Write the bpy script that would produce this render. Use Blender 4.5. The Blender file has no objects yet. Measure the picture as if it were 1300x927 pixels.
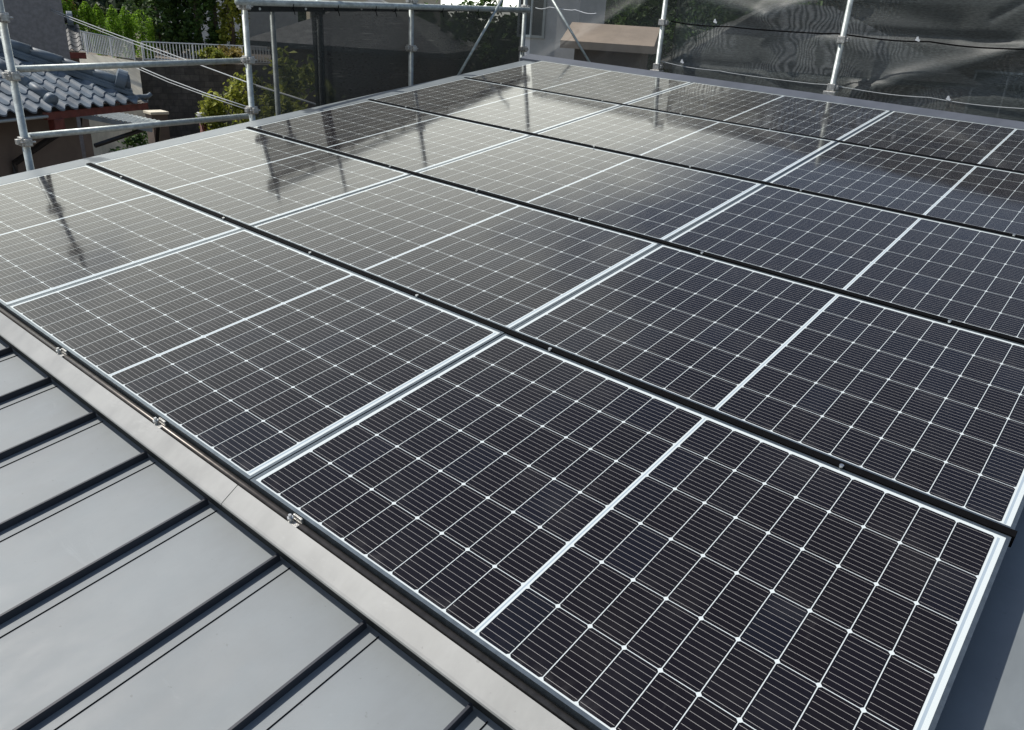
import bpy, math, random
import numpy as np
from mathutils import Matrix, Vector

random.seed(7); rng = np.random.default_rng(7)
SC = bpy.context.scene
COL = SC.collection
R = math.radians

# ------------------------------------------------------------------ camera
# roof-plane axes (u along the eave, v up the slope, w off the plane) -> world
MR = Matrix(((0.9994229, 0.0047183, 0.0336393), (0.0, 0.9903061, -0.1389021), (-0.0339686, 0.1388219, 0.9897346)))
CAM = Vector((1.74444, -1.01530, 1.24887))
CR = Vector((0.7692306, 0.6362425, 0.0589895)); CU = Vector((-0.2989187, 0.2767243, 0.9132750)); CB = Vector((0.5647406, -0.7201522, 0.4030496))
FPX = 979.152
cam = bpy.data.cameras.new('camera'); cam.sensor_width = 36.0; cam.lens = 36.0 * FPX / 1300.0
cam.clip_start = 0.05; cam.clip_end = 3000
co = bpy.data.objects.new('camera', cam); COL.objects.link(co)
co.matrix_world = Matrix.Translation(CAM) @ Matrix((CR, CU, CB)).transposed().to_4x4()
SC.camera = co

# ------------------------------------------------------------------ light
SUN_AZ, SUN_EL = -112.0, 54.0          # azimuth clockwise from +Y
wd = bpy.data.worlds.new('World'); SC.world = wd; wd.use_nodes = True
wn = wd.node_tree.nodes; wl = wd.node_tree.links; wn.clear()
wo = wn.new('ShaderNodeOutputWorld'); bg = wn.new('ShaderNodeBackground'); bg.inputs['Strength'].default_value = 0.105
sky = wn.new('ShaderNodeTexSky'); sky.sky_type = 'NISHITA'; sky.sun_disc = False
sky.sun_elevation = R(SUN_EL); sky.sun_rotation = R(SUN_AZ % 360); sky.altitude = 50; sky.dust_density = 1.2
tc = wn.new('ShaderNodeTexCoord')
mp = wn.new('ShaderNodeMapping'); mp.inputs['Scale'].default_value = (1.0, 1.0, 2.4)
ns = wn.new('ShaderNodeTexNoise'); ns.inputs['Scale'].default_value = 3.0; ns.inputs['Detail'].default_value = 7; ns.inputs['Roughness'].default_value = 0.55
dot = wn.new('ShaderNodeVectorMath'); dot.operation = 'DOT_PRODUCT'
_a, _e = R(-58), R(12)
dot.inputs[1].default_value = (math.sin(_a)*math.cos(_e), math.cos(_a)*math.cos(_e), math.sin(_e))
bias = wn.new('ShaderNodeMapRange'); bias.interpolation_type = 'SMOOTHSTEP'
for k, v in (('From Min', 0.70), ('From Max', 0.96), ('To Min', 0.0), ('To Max', 0.46)): bias.inputs[k].default_value = v
ad = wn.new('ShaderNodeMath'); ad.operation = 'ADD'
cr = wn.new('ShaderNodeMapRange'); cr.interpolation_type = 'SMOOTHSTEP'
for k, v in (('From Min', 0.60), ('From Max', 0.86), ('To Min', 0.0), ('To Max', 1.0)): cr.inputs[k].default_value = v
mx = wn.new('ShaderNodeMix'); mx.data_type = 'RGBA'; mx.inputs['B'].default_value = (18.6, 18.9, 17.2, 1)
wl.new(tc.outputs['Generated'], mp.inputs['Vector']); wl.new(mp.outputs[0], ns.inputs['Vector'])
wl.new(tc.outputs['Generated'], dot.inputs[0]); wl.new(dot.outputs['Value'], bias.inputs['Value'])
wl.new(ns.outputs['Fac'], ad.inputs[0]); wl.new(bias.outputs[0], ad.inputs[1]); wl.new(ad.outputs[0], cr.inputs['Value'])
sx_ = wn.new('ShaderNodeSeparateXYZ'); wl.new(tc.outputs['Generated'], sx_.inputs[0])
lo = wn.new('ShaderNodeMapRange'); lo.interpolation_type = 'SMOOTHSTEP'      # the cloud bank lies low over the horizon
for k, v in (('From Min', 0.31), ('From Max', 0.72), ('To Min', 1.0), ('To Max', 0.02)): lo.inputs[k].default_value = v
wl.new(sx_.outputs['Z'], lo.inputs['Value'])
ml = wn.new('ShaderNodeMath'); ml.operation = 'MULTIPLY'; wl.new(cr.outputs[0], ml.inputs[0]); wl.new(lo.outputs[0], ml.inputs[1])
hz_ = wn.new('ShaderNodeMapRange'); hz_.interpolation_type = 'SMOOTHSTEP'   # thin haze towards the horizon
for k, v in (('From Min', 0.25), ('From Max', 0.62), ('To Min', 0.10), ('To Max', 0.0)): hz_.inputs[k].default_value = v
wl.new(sx_.outputs['Z'], hz_.inputs['Value'])
mxm = wn.new('ShaderNodeMath'); mxm.operation = 'MAXIMUM'; wl.new(ml.outputs[0], mxm.inputs[0]); wl.new(hz_.outputs[0], mxm.inputs[1])
wl.new(mxm.outputs[0], mx.inputs['Factor']); wl.new(sky.outputs[0], mx.inputs['A']); wl.new(mx.outputs['Result'], bg.inputs['Color'])
wl.new(bg.outputs[0], wo.inputs['Surface'])
S = Vector((math.sin(R(SUN_AZ))*math.cos(R(SUN_EL)), math.cos(R(SUN_AZ))*math.cos(R(SUN_EL)), math.sin(R(SUN_EL))))
sl = bpy.data.lights.new('sun', 'SUN'); sl.energy = 4.0; sl.angle = R(0.5); sl.color = (1.0, 0.96, 0.90)
so = bpy.data.objects.new('sun', sl); COL.objects.link(so); so.rotation_euler = (-S).to_track_quat('-Z', 'Y').to_euler(); so.location = S*60
SC.view_settings.view_transform = 'Standard'; SC.view_settings.look = 'None'; SC.view_settings.exposure = 0.0; SC.view_settings.gamma = 1.0

# ------------------------------------------------------------------ placement helpers
def ray(x, y):
    r = CR*((x-650)/FPX) - CU*((y-463.5)/FPX) - CB
    return r
def at(x, y, D):                        # point at horizontal distance D along the sight line of a photo pixel
    r = ray(x, y); return CAM + r*(D/math.hypot(r.x, r.y))
def atx(x, y, X): r = ray(x, y); return CAM + r*((X-CAM.x)/r.x)
def aty(x, y, Y): r = ray(x, y); return CAM + r*((Y-CAM.y)/r.y)
def RW(u, v, w=0.0): return MR @ Vector((u, v, w))
def roofM(u, v, w=0.0, rot=None):
    m = Matrix.Translation(RW(u, v, w)) @ MR.to_4x4()
    return m @ rot if rot else m

# ------------------------------------------------------------------ mesh builder
class MB:
    def __init__(s): s.v = []; s.f = []; s.uv = None
    def add(s, vs, fs):
        o = len(s.v); s.v += [tuple(p) for p in vs]; s.f += [tuple(i+o for i in f) for f in fs]; return s
    def box(s, x0, x1, y0, y1, z0, z1, M=None):
        vs = [Vector((x, y, z)) for z in (z0, z1) for x, y in ((x0, y0), (x1, y0), (x1, y1), (x0, y1))]
        if M: vs = [M @ p for p in vs]
        return s.add(vs, [(3, 2, 1, 0), (4, 5, 6, 7), (0, 1, 5, 4), (1, 2, 6, 5), (2, 3, 7, 6), (3, 0, 4, 7)])
    def tube(s, pts, r, n=12, cap=True, r2=None):
        pts = [Vector(p) for p in pts]; rings = []
        for i, p in enumerate(pts):
            d = (pts[min(i+1, len(pts)-1)] - pts[max(i-1, 0)]).normalized()
            a = d.cross(Vector((0, 0, 1)) if abs(d.z) < .95 else Vector((1, 0, 0))).normalized(); b = d.cross(a)
            rr = r if r2 is None else r + (r2-r)*i/(len(pts)-1)
            rings.append([p + (a*math.cos(2*math.pi*k/n) + b*math.sin(2*math.pi*k/n))*rr for k in range(n)])
        o = len(s.v)
        for rg in rings: s.v += [tuple(q) for q in rg]
        for i in range(len(rings)-1):
            for k in range(n):
                k2 = (k+1) % n; s.f.append((o+i*n+k, o+(i+1)*n+k, o+(i+1)*n+k2, o+i*n+k2))
        if cap:
            s.f.append(tuple(o+k for k in range(n))); s.f.append(tuple(o+(len(rings)-1)*n+k for k in reversed(range(n))))
        return s
    def prism(s, prof, a, b, ax):           # profile [(p,q)] extruded along axis ax ('x') from a to b
        n = len(prof); vs = [(a, p, q) for p, q in prof] + [(b, p, q) for p, q in prof]
        fs = [(k, (k+1) % n, n+(k+1) % n, n+k) for k in range(n)] + [tuple(reversed(range(n))), tuple(range(n, 2*n))]
        return s.add(vs, fs)
    def grid(s, P, nu, nv):                 # P(i,j) -> point
        o = len(s.v)
        for j in range(nv+1):
            for i in range(nu+1): s.v.append(tuple(P(i, j)))
        for j in range(nv):
            for i in range(nu):
                a = o+j*(nu+1)+i; s.f.append((a, a+1, a+nu+2, a+nu+1))
        return s
    def leaves(s, C, size, up=0.3, aspect=.55):  # one rhombic leaf per centre
        C = np.asarray(C, float); n = len(C)
        nr = rng.normal(size=(n, 3)); nr[:, 2] = np.abs(nr[:, 2]) + up; nr /= np.linalg.norm(nr, axis=1)[:, None]
        t = np.cross(nr, rng.normal(size=(n, 3))); t /= np.linalg.norm(t, axis=1)[:, None]; b = np.cross(nr, t)
        sz = (size*rng.uniform(.6, 1.4, n))[:, None]
        V = np.stack([C-t*sz, C+b*sz*aspect+nr*sz*.15, C+t*sz, C-b*sz*aspect+nr*sz*.15], 1).reshape(-1, 3)
        o = len(s.v); s.v += V.tolist(); s.f += [(o+4*i, o+4*i+1, o+4*i+2, o+4*i+3) for i in range(n)]
        return s
    def build(s, name, mat, parent=None, matrix=None, smooth=False, bevel=0):
        me = bpy.data.meshes.new(name); me.from_pydata(s.v, [], s.f); me.update()
        if isinstance(mat, (list, tuple)):
            for m in mat: me.materials.append(m)
        else: me.materials.append(mat)
        if s.uv: 
            l = me.uv_layers.new(name='UVMap')
            for lp in me.loops: l.data[lp.index].uv = s.uv[lp.vertex_index]
        if smooth:
            for p in me.polygons: p.use_smooth = True
        o = bpy.data.objects.new(name, me); COL.objects.link(o)
        if parent: o.parent = parent
        if matrix: o.matrix_world = matrix
        if bevel:
            m = o.modifiers.new('bevel', 'BEVEL'); m.width = bevel; m.segments = 2; m.limit_method = 'ANGLE'
        return o
def tag(o, label=None, cat=None, group=None, kind=None):
    if label: o['label'] = label
    if cat: o['category'] = cat
    if group: o['group'] = group
    if kind: o['kind'] = kind
    return o
def empty(name, label, cat, matrix=None, group=None):
    o = bpy.data.objects.new(name, None); o.empty_display_size = .2; COL.objects.link(o)
    if matrix is not None: o.matrix_world = matrix if isinstance(matrix, Matrix) else Matrix.Translation(matrix)
    return tag(o, label, cat, group)
def copy_tree(o, parent=None):
    c = o.copy(); COL.objects.link(c)
    if parent: c.parent = parent
    for ch in list(o.children): copy_tree(ch, c)
    return c

# ------------------------------------------------------------------ materials
class NT:
    def __init__(s, name):
        s.m = bpy.data.materials.new(name); s.m.use_nodes = True; s.t = s.m.node_tree; s.n = s.t.nodes; s.n.clear()
        s.out = s.n.new('ShaderNodeOutputMaterial')
    def link(s, a, b): s.t.links.new(a, b)
    def node(s, typ, **kw):
        n = s.n.new(typ)
        for k, v in kw.items(): setattr(n, k, v)
        return n
    def set(s, sock, v):
        if isinstance(v, bpy.types.NodeSocket): s.link(v, sock)
        else: sock.default_value = v
    def M(s, op, a, b=0.0, c=0.0):
        n = s.node('ShaderNodeMath', operation=op)
        for i, v in enumerate((a, b, c)): s.set(n.inputs[i], v)
        return n.outputs[0]
    def mix(s, f, a, b):
        n = s.node('ShaderNodeMix', data_type='RGBA'); s.set(n.inputs['Factor'], f); s.set(n.inputs['A'], a); s.set(n.inputs['B'], b); return n.outputs['Result']
    def noise(s, scale, detail=4, rough=.55, vec=None, stretch=None, dist=0):
        n = s.node('ShaderNodeTexNoise'); n.inputs['Scale'].default_value = scale; n.inputs['Detail'].default_value = detail; n.inputs['Roughness'].default_value = rough; n.inputs['Distortion'].default_value = dist
        if vec is None: vec = s.obj()
        if stretch:
            mp = s.node('ShaderNodeMapping'); mp.inputs['Scale'].default_value = stretch; s.link(vec, mp.inputs['Vector']); vec = mp.outputs[0]
        s.link(vec, n.inputs['Vector']); return n.outputs['Fac']
    def obj(s):
        if not hasattr(s, '_tc'): s._tc = s.node('ShaderNodeTexCoord')
        return s._tc.outputs['Object']
    def uv(s):
        s.obj(); return s._tc.outputs['UV']
    def ramp(s, f, a, b, lo=0., hi=1.):
        n = s.node('ShaderNodeMapRange'); n.interpolation_type = 'SMOOTHSTEP'
        for k, v in (('Value', f), ('From Min', a), ('From Max', b), ('To Min', lo), ('To Max', hi)): s.set(n.inputs[k], v)
        return n.outputs[0]
    def bsdf(s, **kw):
        p = s.node('ShaderNodeBsdfPrincipled')
        for k, v in kw.items(): s.set(p.inputs[k.replace('_', ' ')], v)
        return p
    def bump(s, h, strength=.2, dist=.01):
        n = s.node('ShaderNodeBump'); n.inputs['Strength'].default_value = strength; n.inputs['Distance'].default_value = dist; s.link(h, n.inputs['Height']); return n.outputs[0]
    def done(s, sh): s.link(sh, s.out.inputs['Surface']); return s.m
def c4(*c): return tuple(c)+(1.0,) if len(c) == 3 else (c[0],)*3+(1.0,)
def simple(name, col, rough=.5, metal=0., var=.25, scale=8., bump=0., col2=None, spec=.5, stretch=None):
    t = NT(name); f = t.noise(scale, 5, .6, stretch=stretch)
    a = c4(*[x*(1-var) for x in col]); b = c4(*(col2 or [x*(1+var) for x in col]))
    kw = dict(Base_Color=t.mix(t.ramp(f, .3, .7), a, b), Roughness=rough, Metallic=metal)
    p = t.bsdf(**kw); p.inputs['Specular IOR Level'].default_value = spec
    if bump: t.link(t.bump(t.noise(scale*4, 4), bump), p.inputs['Normal'])
    return t.done(p.outputs[0])
def leafmat(name, a, b, trans=.35):
    t = NT(name); g = t.node('ShaderNodeNewGeometry')
    f = t.noise(1.3, 3); r = t.M('ADD', t.M('MULTIPLY', g.outputs['Random Per Island'], .55), t.M('MULTIPLY', f, .6))
    c = t.mix(t.ramp(r, .25, .85), c4(*a), c4(*b))
    p = t.bsdf(Base_Color=c, Roughness=.55); p.inputs['Specular IOR Level'].default_value = .3
    tr = t.node('ShaderNodeBsdfTranslucent'); t.link(c, tr.inputs['Color'])
    m = t.node('ShaderNodeMixShader'); m.inputs[0].default_value = trans; t.link(p.outputs[0], m.inputs[1]); t.link(tr.outputs[0], m.inputs[2])
    return t.done(m.outputs[0])

PU, PV = 1.742, 1.17125
PL, PW = PU-.003, PV-.033       # panel outer size
LIP = .0105
GL, GW = PL-2*LIP, PW-2*LIP     # glass size
def glass_mat():
    t = NT('solar_cell_glass'); oi = t.node('ShaderNodeObjectInfo')
    sep = t.node('ShaderNodeSeparateXYZ'); t.link(t.obj(), sep.inputs[0]); x = t.M('SUBTRACT', sep.outputs[0], LIP); y = t.M('SUBTRACT', sep.outputs[1], LIP)
    mL, mR, cg, mB, mT = .013, .022, .013, .004, .011
    pu = (GL-mL-mR-cg)/18; pv = (GW-mB-mT)/6; gu, gv = .0022, .0021
    xc = mL + 9*pu + cg/2
    dxc = t.M('SUBTRACT', x, xc); sx = t.M('SIGN', dxc); xr = t.M('SUBTRACT', t.M('ABSOLUTE', dxc), cg/2)
    fx = t.M('DIVIDE', xr, pu); ix = t.M('FLOOR', fx); hx = t.M('ABSOLUTE', t.M('MULTIPLY', t.M('SUBTRACT', t.M('FRACT', fx), .5), pu))
    yl = t.M('SUBTRACT', y, mB); fy = t.M('DIVIDE', yl, pv); iy = t.M('FLOOR', fy); dy = t.M('MULTIPLY', t.M('SUBTRACT', t.M('FRACT', fy), .5), pv); hy = t.M('ABSOLUTE', dy)
    inx = t.M('MULTIPLY', t.M('GREATER_THAN', xr, 0.), t.M('LESS_THAN', fx, 9.)); iny = t.M('MULTIPLY', t.M('GREATER_THAN', yl, 0.), t.M('LESS_THAN', fy, 6.))
    cu, cv = pu-gu, pv-gv
    cell = t.M('MULTIPLY', t.M('LESS_THAN', hx, cu/2), t.M('LESS_THAN', hy, cv/2))
    cell = t.M('MULTIPLY', cell, t.M('LESS_THAN', t.M('ADD', hx, hy), cu/2+cv/2-.0057))
    cell = t.M('MULTIPLY', cell, t.M('MULTIPLY', inx, iny))
    nb = 10
    by = t.M('ABSOLUTE', t.M('SUBTRACT', t.M('FRACT', t.M('ADD', t.M('DIVIDE', dy, cv/nb), .0)), .5))     # lines at half pitches
    bus = t.M('MULTIPLY', t.M('LESS_THAN', t.M('MULTIPLY', by, cv/nb), .00048), t.M('LESS_THAN', hx, cu/2-.003))
    cmb = t.node('ShaderNodeCombineXYZ'); t.link(t.M('ADD', t.M('MULTIPLY', ix, sx), t.M('MULTIPLY', sx, 20.)), cmb.inputs[0]); t.link(iy, cmb.inputs[1]); t.link(t.M('MULTIPLY', oi.outputs['Random'], 97.), cmb.inputs[2])
    wn_ = t.node('ShaderNodeTexWhiteNoise', noise_dimensions='3D'); t.link(cmb.outputs[0], wn_.inputs['Vector']); rnd = wn_.outputs['Value']
    c = t.mix(rnd, c4(.0062, .0042, .0050), c4(.0066, .0052, .0076))
    c = t.mix(t.ramp(rnd, .80, 1.), c, c4(.0066, .0064, .0102))
    c = t.mix(t.M('MULTIPLY', bus, .72), c, c4(.52, .50, .47))
    back = c4(.65, .70, .69)
    col = t.mix(cell, back, c)
    # interconnect ribbons in the centre gap and the right margin
    rib = t.M('LESS_THAN', t.M('ABSOLUTE', dxc), .0022)
    rib2 = t.M('LESS_THAN', t.M('ABSOLUTE', t.M('SUBTRACT', x, GL-mR+.0075)), .0032)
    col = t.mix(t.M('MULTIPLY', t.M('MAXIMUM', rib, rib2), iny), col, c4(.38, .45, .50))
    # thin film of dust and water marks lying on the glass
    dust = t.M('ADD', t.M('MULTIPLY', t.ramp(t.noise(3.0, 6, .65), .48, .78), .030), t.M('MULTIPLY', t.ramp(t.noise(7.0, 5, .7, stretch=(3.5, .5, 1)), .60, .78), .022))
    edge = t.M('MULTIPLY', t.ramp(y, .06, .0), t.M('MULTIPLY', t.ramp(t.noise(16, 4), .45, .65), .05))
    col = t.mix(t.M('ADD', t.M('ADD', dust, edge), .004), col, c4(.45, .43, .40))
    rough = t.ramp(t.noise(5, 4), .3, .7, .065, .10)
    p = t.bsdf(Base_Color=col, Roughness=.6, Coat_Weight=1.0, Coat_Roughness=rough, Coat_IOR=1.38); p.inputs['Specular IOR Level'].default_value = 0.0
    t.link(t.bump(t.noise(2.5, 2), .02, .02), p.inputs['Coat Normal'])
    return t.done(p.outputs[0])
def metal_roof_mat(name, col, rough, spec=.5, coat=0.):
    t = NT(name); f = t.noise(1.7, 6, .6); g = t.noise(9, 5, .65, stretch=(1, .35, 1))
    a = c4(*[x*.84 for x in col]); b = c4(*[x*1.12 for x in col])
    c = t.mix(t.ramp(t.M('ADD', t.M('MULTIPLY', f, .6), t.M('MULTIPLY', g, .4)), .35, .65), a, b)
    sc_ = t.ramp(t.noise(2.2, 7, .75, stretch=(1, 2.2, 1), dist=1.5), .58, .74); c = t.mix(t.M('MULTIPLY', sc_, .32), c, c4(*[min(1, x*1.7) for x in col]))
    sp = t.ramp(t.noise(60, 2, .5), .72, .80); c = t.mix(t.M('MULTIPLY', sp, .35), c, c4(.04))
    p = t.bsdf(Base_Color=c, Roughness=t.ramp(g, .3, .7, rough-.05, rough+.05)); p.inputs['Specular IOR Level'].default_value = spec
    t.link(t.bump(t.noise(2.6, 3, .5), .12, .02), p.inputs['Normal'])
    return t.done(p.outputs[0])
def net_mat(name, opac, col, moire=0.):
    t = NT(name); u = t.uv()
    f = t.noise(1.1, 4, .6, vec=u, stretch=(1, 2.2, 1)); thr = t.noise(900, 0, .5, vec=u, stretch=(1, .06, 1)); 
    op = t.M('ADD', opac-.07, t.M('MULTIPLY', f, .14)); c = t.mix(f, c4(*[x*.8 for x in col]), c4(*[x*1.2 for x in col]))
    if moire:
        w = t.node('ShaderNodeTexWave'); w.inputs['Scale'].default_value = 7.5; w.inputs['Distortion'].default_value = 34; w.inputs['Detail'].default_value = 1.6; w.inputs['Detail Scale'].default_value = .42; t.link(u, w.inputs['Vector'])
        mask = t.ramp(t.noise(.9, 2, .5, vec=u, stretch=(1, 2.5, 1)), .40, .62); k = t.M('MULTIPLY', t.M('MULTIPLY', mask, moire), w.outputs['Fac'])
        op = t.M('SUBTRACT', op, t.M('MULTIPLY', k, .30)); c = t.mix(k, c, c4(*[x*2.3 for x in col]))
    wv = t.noise(1.0, 3, .7, vec=u, stretch=(26, 120, 1)); c = t.mix(t.ramp(wv, .35, .65), c4(*[x*.55 for x in col]), c)
    st = t.ramp(t.noise(1.0, 3, .6, vec=u, stretch=(2.5, 60, 1)), .62, .72); c = t.mix(t.M('MULTIPLY', st, .35), c, c4(.22, .22, .2))
    d = t.node('ShaderNodeBsdfDiffuse'); t.link(c, d.inputs['Color']); tl = t.node('ShaderNodeBsdfTranslucent'); t.link(c, tl.inputs['Color'])
    gl = t.node('ShaderNodeBsdfGlossy'); gl.inputs['Roughness'].default_value = .5; gl.inputs['Color'].default_value = c4(.5)
    m0 = t.node('ShaderNodeMixShader'); m0.inputs[0].default_value = .3; t.link(d.outputs[0], m0.inputs[1]); t.link(tl.outputs[0], m0.inputs[2])
    m1 = t.node('ShaderNodeMixShader'); m1.inputs[0].default_value = .06; t.link(m0.outputs[0], m1.inputs[1]); t.link(gl.outputs[0], m1.inputs[2])
    tp = t.node('ShaderNodeBsdfTransparent'); m2 = t.node('ShaderNodeMixShader'); t.link(op, m2.inputs[0]); t.link(tp.outputs[0], m2.inputs[1]); t.link(m1.outputs[0], m2.inputs[2])
    return t.done(m2.outputs[0])
def stone_mat(name, col, mort, scale=(1.6, 3.2), bump=.6):
    t = NT(name); b = t.node('ShaderNodeTexBrick'); b.inputs['Scale'].default_value = 1.0
    b.inputs['Brick Width'].default_value = .45; b.inputs['Row Height'].default_value = .3; b.inputs['Mortar Size'].default_value = .012
    b.inputs['Color1'].default_value = c4(*[x*.7 for x in col]); b.inputs['Color2'].default_value = c4(*[x*1.3 for x in col]); b.inputs['Mortar'].default_value = c4(*[(x*.6+y*.4) for x, y in zip(mort, col)])
    t.link(t.uv(), b.inputs['Vector']); f = t.noise(4, 6, .7)
    c = t.mix(t.M('MULTIPLY', t.ramp(f, .35, .7), .6), b.outputs['Color'], c4(*[x*.35 for x in col]))
    p = t.bsdf(Base_Color=c, Roughness=.9); t.link(t.bump(f, bump, .03), p.inputs['Normal']); return t.done(p.outputs[0])

m_glass = glass_mat()
m_frame = simple('anodised_frame', (.16, .19, .21), .34, .75, .15, 30)
m_roof = metal_roof_mat('roof_metal', (.178, .200, .208), .62, 1.0)
m_seam = metal_roof_mat('seam_metal_shaded', (.030, .034, .045), .5, .4)  # roof metal darkened, shade of the seam sides put into the colour
m_cover = metal_roof_mat('cover_metal', (.335, .335, .315), .42)
m_black = simple('black_rail', (.004, .004, .0045), .8, 0, .2, 40, spec=.06)
m_bronze = simple('dark_bronze', (.09, .08, .07), .34, .5, .2, 40)
m_recess = simple('recess_shade', (.018, .020, .018), .8, 0, .3, 60, .3)  # near-black colour holds the shade under the eave cover
m_bolt = simple('zinc_bolt', (.62, .62, .60), .3, .9, .15, 200)
m_galv = simple('galvanised_tube', (.42, .46, .44), .46, .35, .22, 22, .1)
m_galvd = simple('weathered_tube', (.30, .33, .32), .5, .35, .25, 18, .1)
m_clamp = simple('clamp_steel', (.46, .45, .42), .42, .6, .3, 60, .2)
m_trim = metal_roof_mat('trim_metal', (.20, .225, .235), .38)
m_ridge = metal_roof_mat('ridge_metal', (.10, .11, .13), .48)
m_hem = simple('net_hem', (.018, .02, .02), .8, 0, .3, 30)
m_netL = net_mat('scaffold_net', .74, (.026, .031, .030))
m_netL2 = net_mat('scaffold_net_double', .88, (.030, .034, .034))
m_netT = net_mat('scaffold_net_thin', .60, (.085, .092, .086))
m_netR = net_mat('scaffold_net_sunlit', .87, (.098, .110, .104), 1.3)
m_tile = simple('grey_roof_tile', (.125, .155, .18), .5, 0, .3, 3.5, .15, spec=.5)
m_tile2 = simple('old_roof_tile', (.085, .085, .08), .5, 0, .35, 5, .2)
m_red = simple('red_oxide_paint', (.15, .034, .025), .5, 0, .25, 12)
m_brown = simple('brown_render', (.155, .122, .10), .85, 0, .12, 3, .2)
m_dkpipe = simple('dark_downpipe', (.02, .018, .017), .4)
m_greyr = simple('grey_render', (.25, .235, .23), .9, 0, .15, 14, .25)
m_white = simple('white_render', (.70, .70, .68), .8, 0, .06, 4)
m_beige = simple('beige_render', (.60, .53, .40), .85, 0, .08, 3)
m_conc = simple('sunlit_concrete', (.70, .64, .50), .9, 0, .18, 1.2, .2)
m_stone = stone_mat('dark_stone', (.105, .095, .08), (.03, .028, .025))
m_rail = simple('white_railing_paint', (.72, .74, .75), .4, 0, .08, 6)
m_cable = simple('grey_cable', (.40, .42, .42), .5, 0, .1, 10)
m_win = simple('window_glass', (.03, .04, .045), .1, 0, .2, 2)
m_canopy = simple('corrugated_sheet', (.36, .40, .40), .45, .2, .15, 4)
m_ground = simple('soil_and_paving', (.16, .135, .11), .95, 0, .35, .35, .2)
m_brownroof = simple('brown_metal_roof', (.62, .50, .38), .55, 0, .15, 1.5)
m_bark = simple('tree_bark', (.10, .075, .055), .9, 0, .3, 10, .4)
m_hedge = leafmat('bright_conifer_leaf', (.07, .16, .014), (.32, .52, .05), .52)
m_dkleaf = leafmat('dark_leaf', (.022, .048, .014), (.11, .19, .045), .35)
m_yleaf = leafmat('yellow_green_leaf', (.08, .11, .02), (.40, .42, .07), .42)
m_oleaf = leafmat('ochre_leaf', (.12, .10, .03), (.42, .33, .10), .4)
m_hill = leafmat('far_leaf', (.02, .035, .015), (.06, .085, .03), .25)

# ------------------------------------------------------------------ ground
GZ = -5.0
def gh(x, y): return GZ
g = MB(); g.grid(lambda i, j: (-600+i*60, -600+j*60, GZ), 20, 20)
tag(g.build('ground', m_ground), 'brown soil and paving between the houses', None, None, 'structure')

# ------------------------------------------------------------------ our house and its metal roof
U0, U1, V0, V1 = -3.70, 3.60, -3.6, 5.98
house = empty('metal_roof_house', 'house under the grey standing seam roof that carries the panels', 'house', RW(0, 1.2, -.15) * 1.0)
hm = house.matrix_world.inverted()
def hpart(mb, name, mat, parent=None, **kw):
    o = mb.build(name, mat, None, None, **kw); o.parent = parent or house
    o.matrix_parent_inverse = (parent or house).matrix_basis.inverted() if (parent or house) is house else Matrix()
    return o
def bake(mb): mb.v = [tuple(MR @ Vector(p)) for p in mb.v]; return mb
PANW = -.12
roof = hpart(bake(MB().box(U0, U1, V0, V1, PANW-.03, PANW)), 'roof', m_roof)
k = -10
while .219+.358*k < U1-.05:
    uk = .219+.358*k
    if uk > U0+.02:
        m = MB()
        for va, vb in ((V0, -.0585), (.02, V1-.01)):
            m.box(uk-.0035, uk+.0035, va, vb, PANW, PANW+.024)
        sm = bake(m).build('seam', m_seam, roof)
        m = MB().box(uk+.046, uk+.0480, V0, -.0585, PANW, PANW+.0025)
        bake(m).build('lock_line', m_black, roof)
    k += 1
w = MB().box(-3.55, 3.45, -3.1, 5.75, GZ+.01, 0)
w.v = [(x, y, (z if z < -1 else (MR @ Vector((x, y/.99, PANW-.06))).z)) for x, y, z in w.v]
hpart(w, 'wall', m_greyr)
# verge trim along the left edge, ridge trim along the far edge
vt = MB().prism([(-3.60, -.03), (-3.52, -.03), (-3.52, -.118), (-3.765, -.118), (-3.765, -.045), (-3.75, -.032)], V0, 5.90, 'x')
vt.v = [(p, x, q) for x, p, q in vt.v]; vt.f = [tuple(reversed(f)) for f in vt.f]
hpart(bake(vt), 'verge_trim', m_trim)
rt = MB().prism([(5.868, -.01), (6.02, .012), (6.09, -.004), (6.09, -.14), (5.985, -.14), (5.985, -.05), (5.868, -.05)], -3.80, U1, 'x')
hpart(bake(rt), 'ridge_trim', m_ridge)

# ------------------------------------------------------------------ solar panels
p0 = empty('solar_panel', '', 'solar panel')
fr = MB()
fr.box(0, PL, 0, LIP, -.035, 0).box(0, PL, PW-LIP, PW, -.035, 0).box(0, LIP, LIP, PW-LIP, -.035, 0).box(PL-LIP, PL, LIP, PW-LIP, -.035, 0)
fr.build('frame', m_frame, p0)
MB().box(LIP, PL-LIP, LIP, PW-LIP, -.008, -.0012).build('cell_glass', m_glass, p0)
rows = ['first row beside the pale eave cover', 'second row from the pale eave cover', 'third and middle row', 'fourth row, next to the topmost', 'topmost row against the ridge trim']
cols = ['right hand solar panel in the ', 'middle solar panel in the ', 'left hand solar panel by the verge trim, ']
first = True
for r in range(5):
    for c in range(3):
        o = p0 if first else copy_tree(p0); first = False
        o['label'] = cols[c] + rows[r]; o['category'] = 'solar panel'; o['group'] = 'solar panels on the roof'
        rot = Matrix.Rotation(R(random.uniform(-.09, .09)), 4, 'X') @ Matrix.Rotation(R(random.uniform(-.06, .06)), 4, 'Y')
        o.matrix_world = roofM(-c*PU+.0015, r*PV+.0165, 0, rot)
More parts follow.
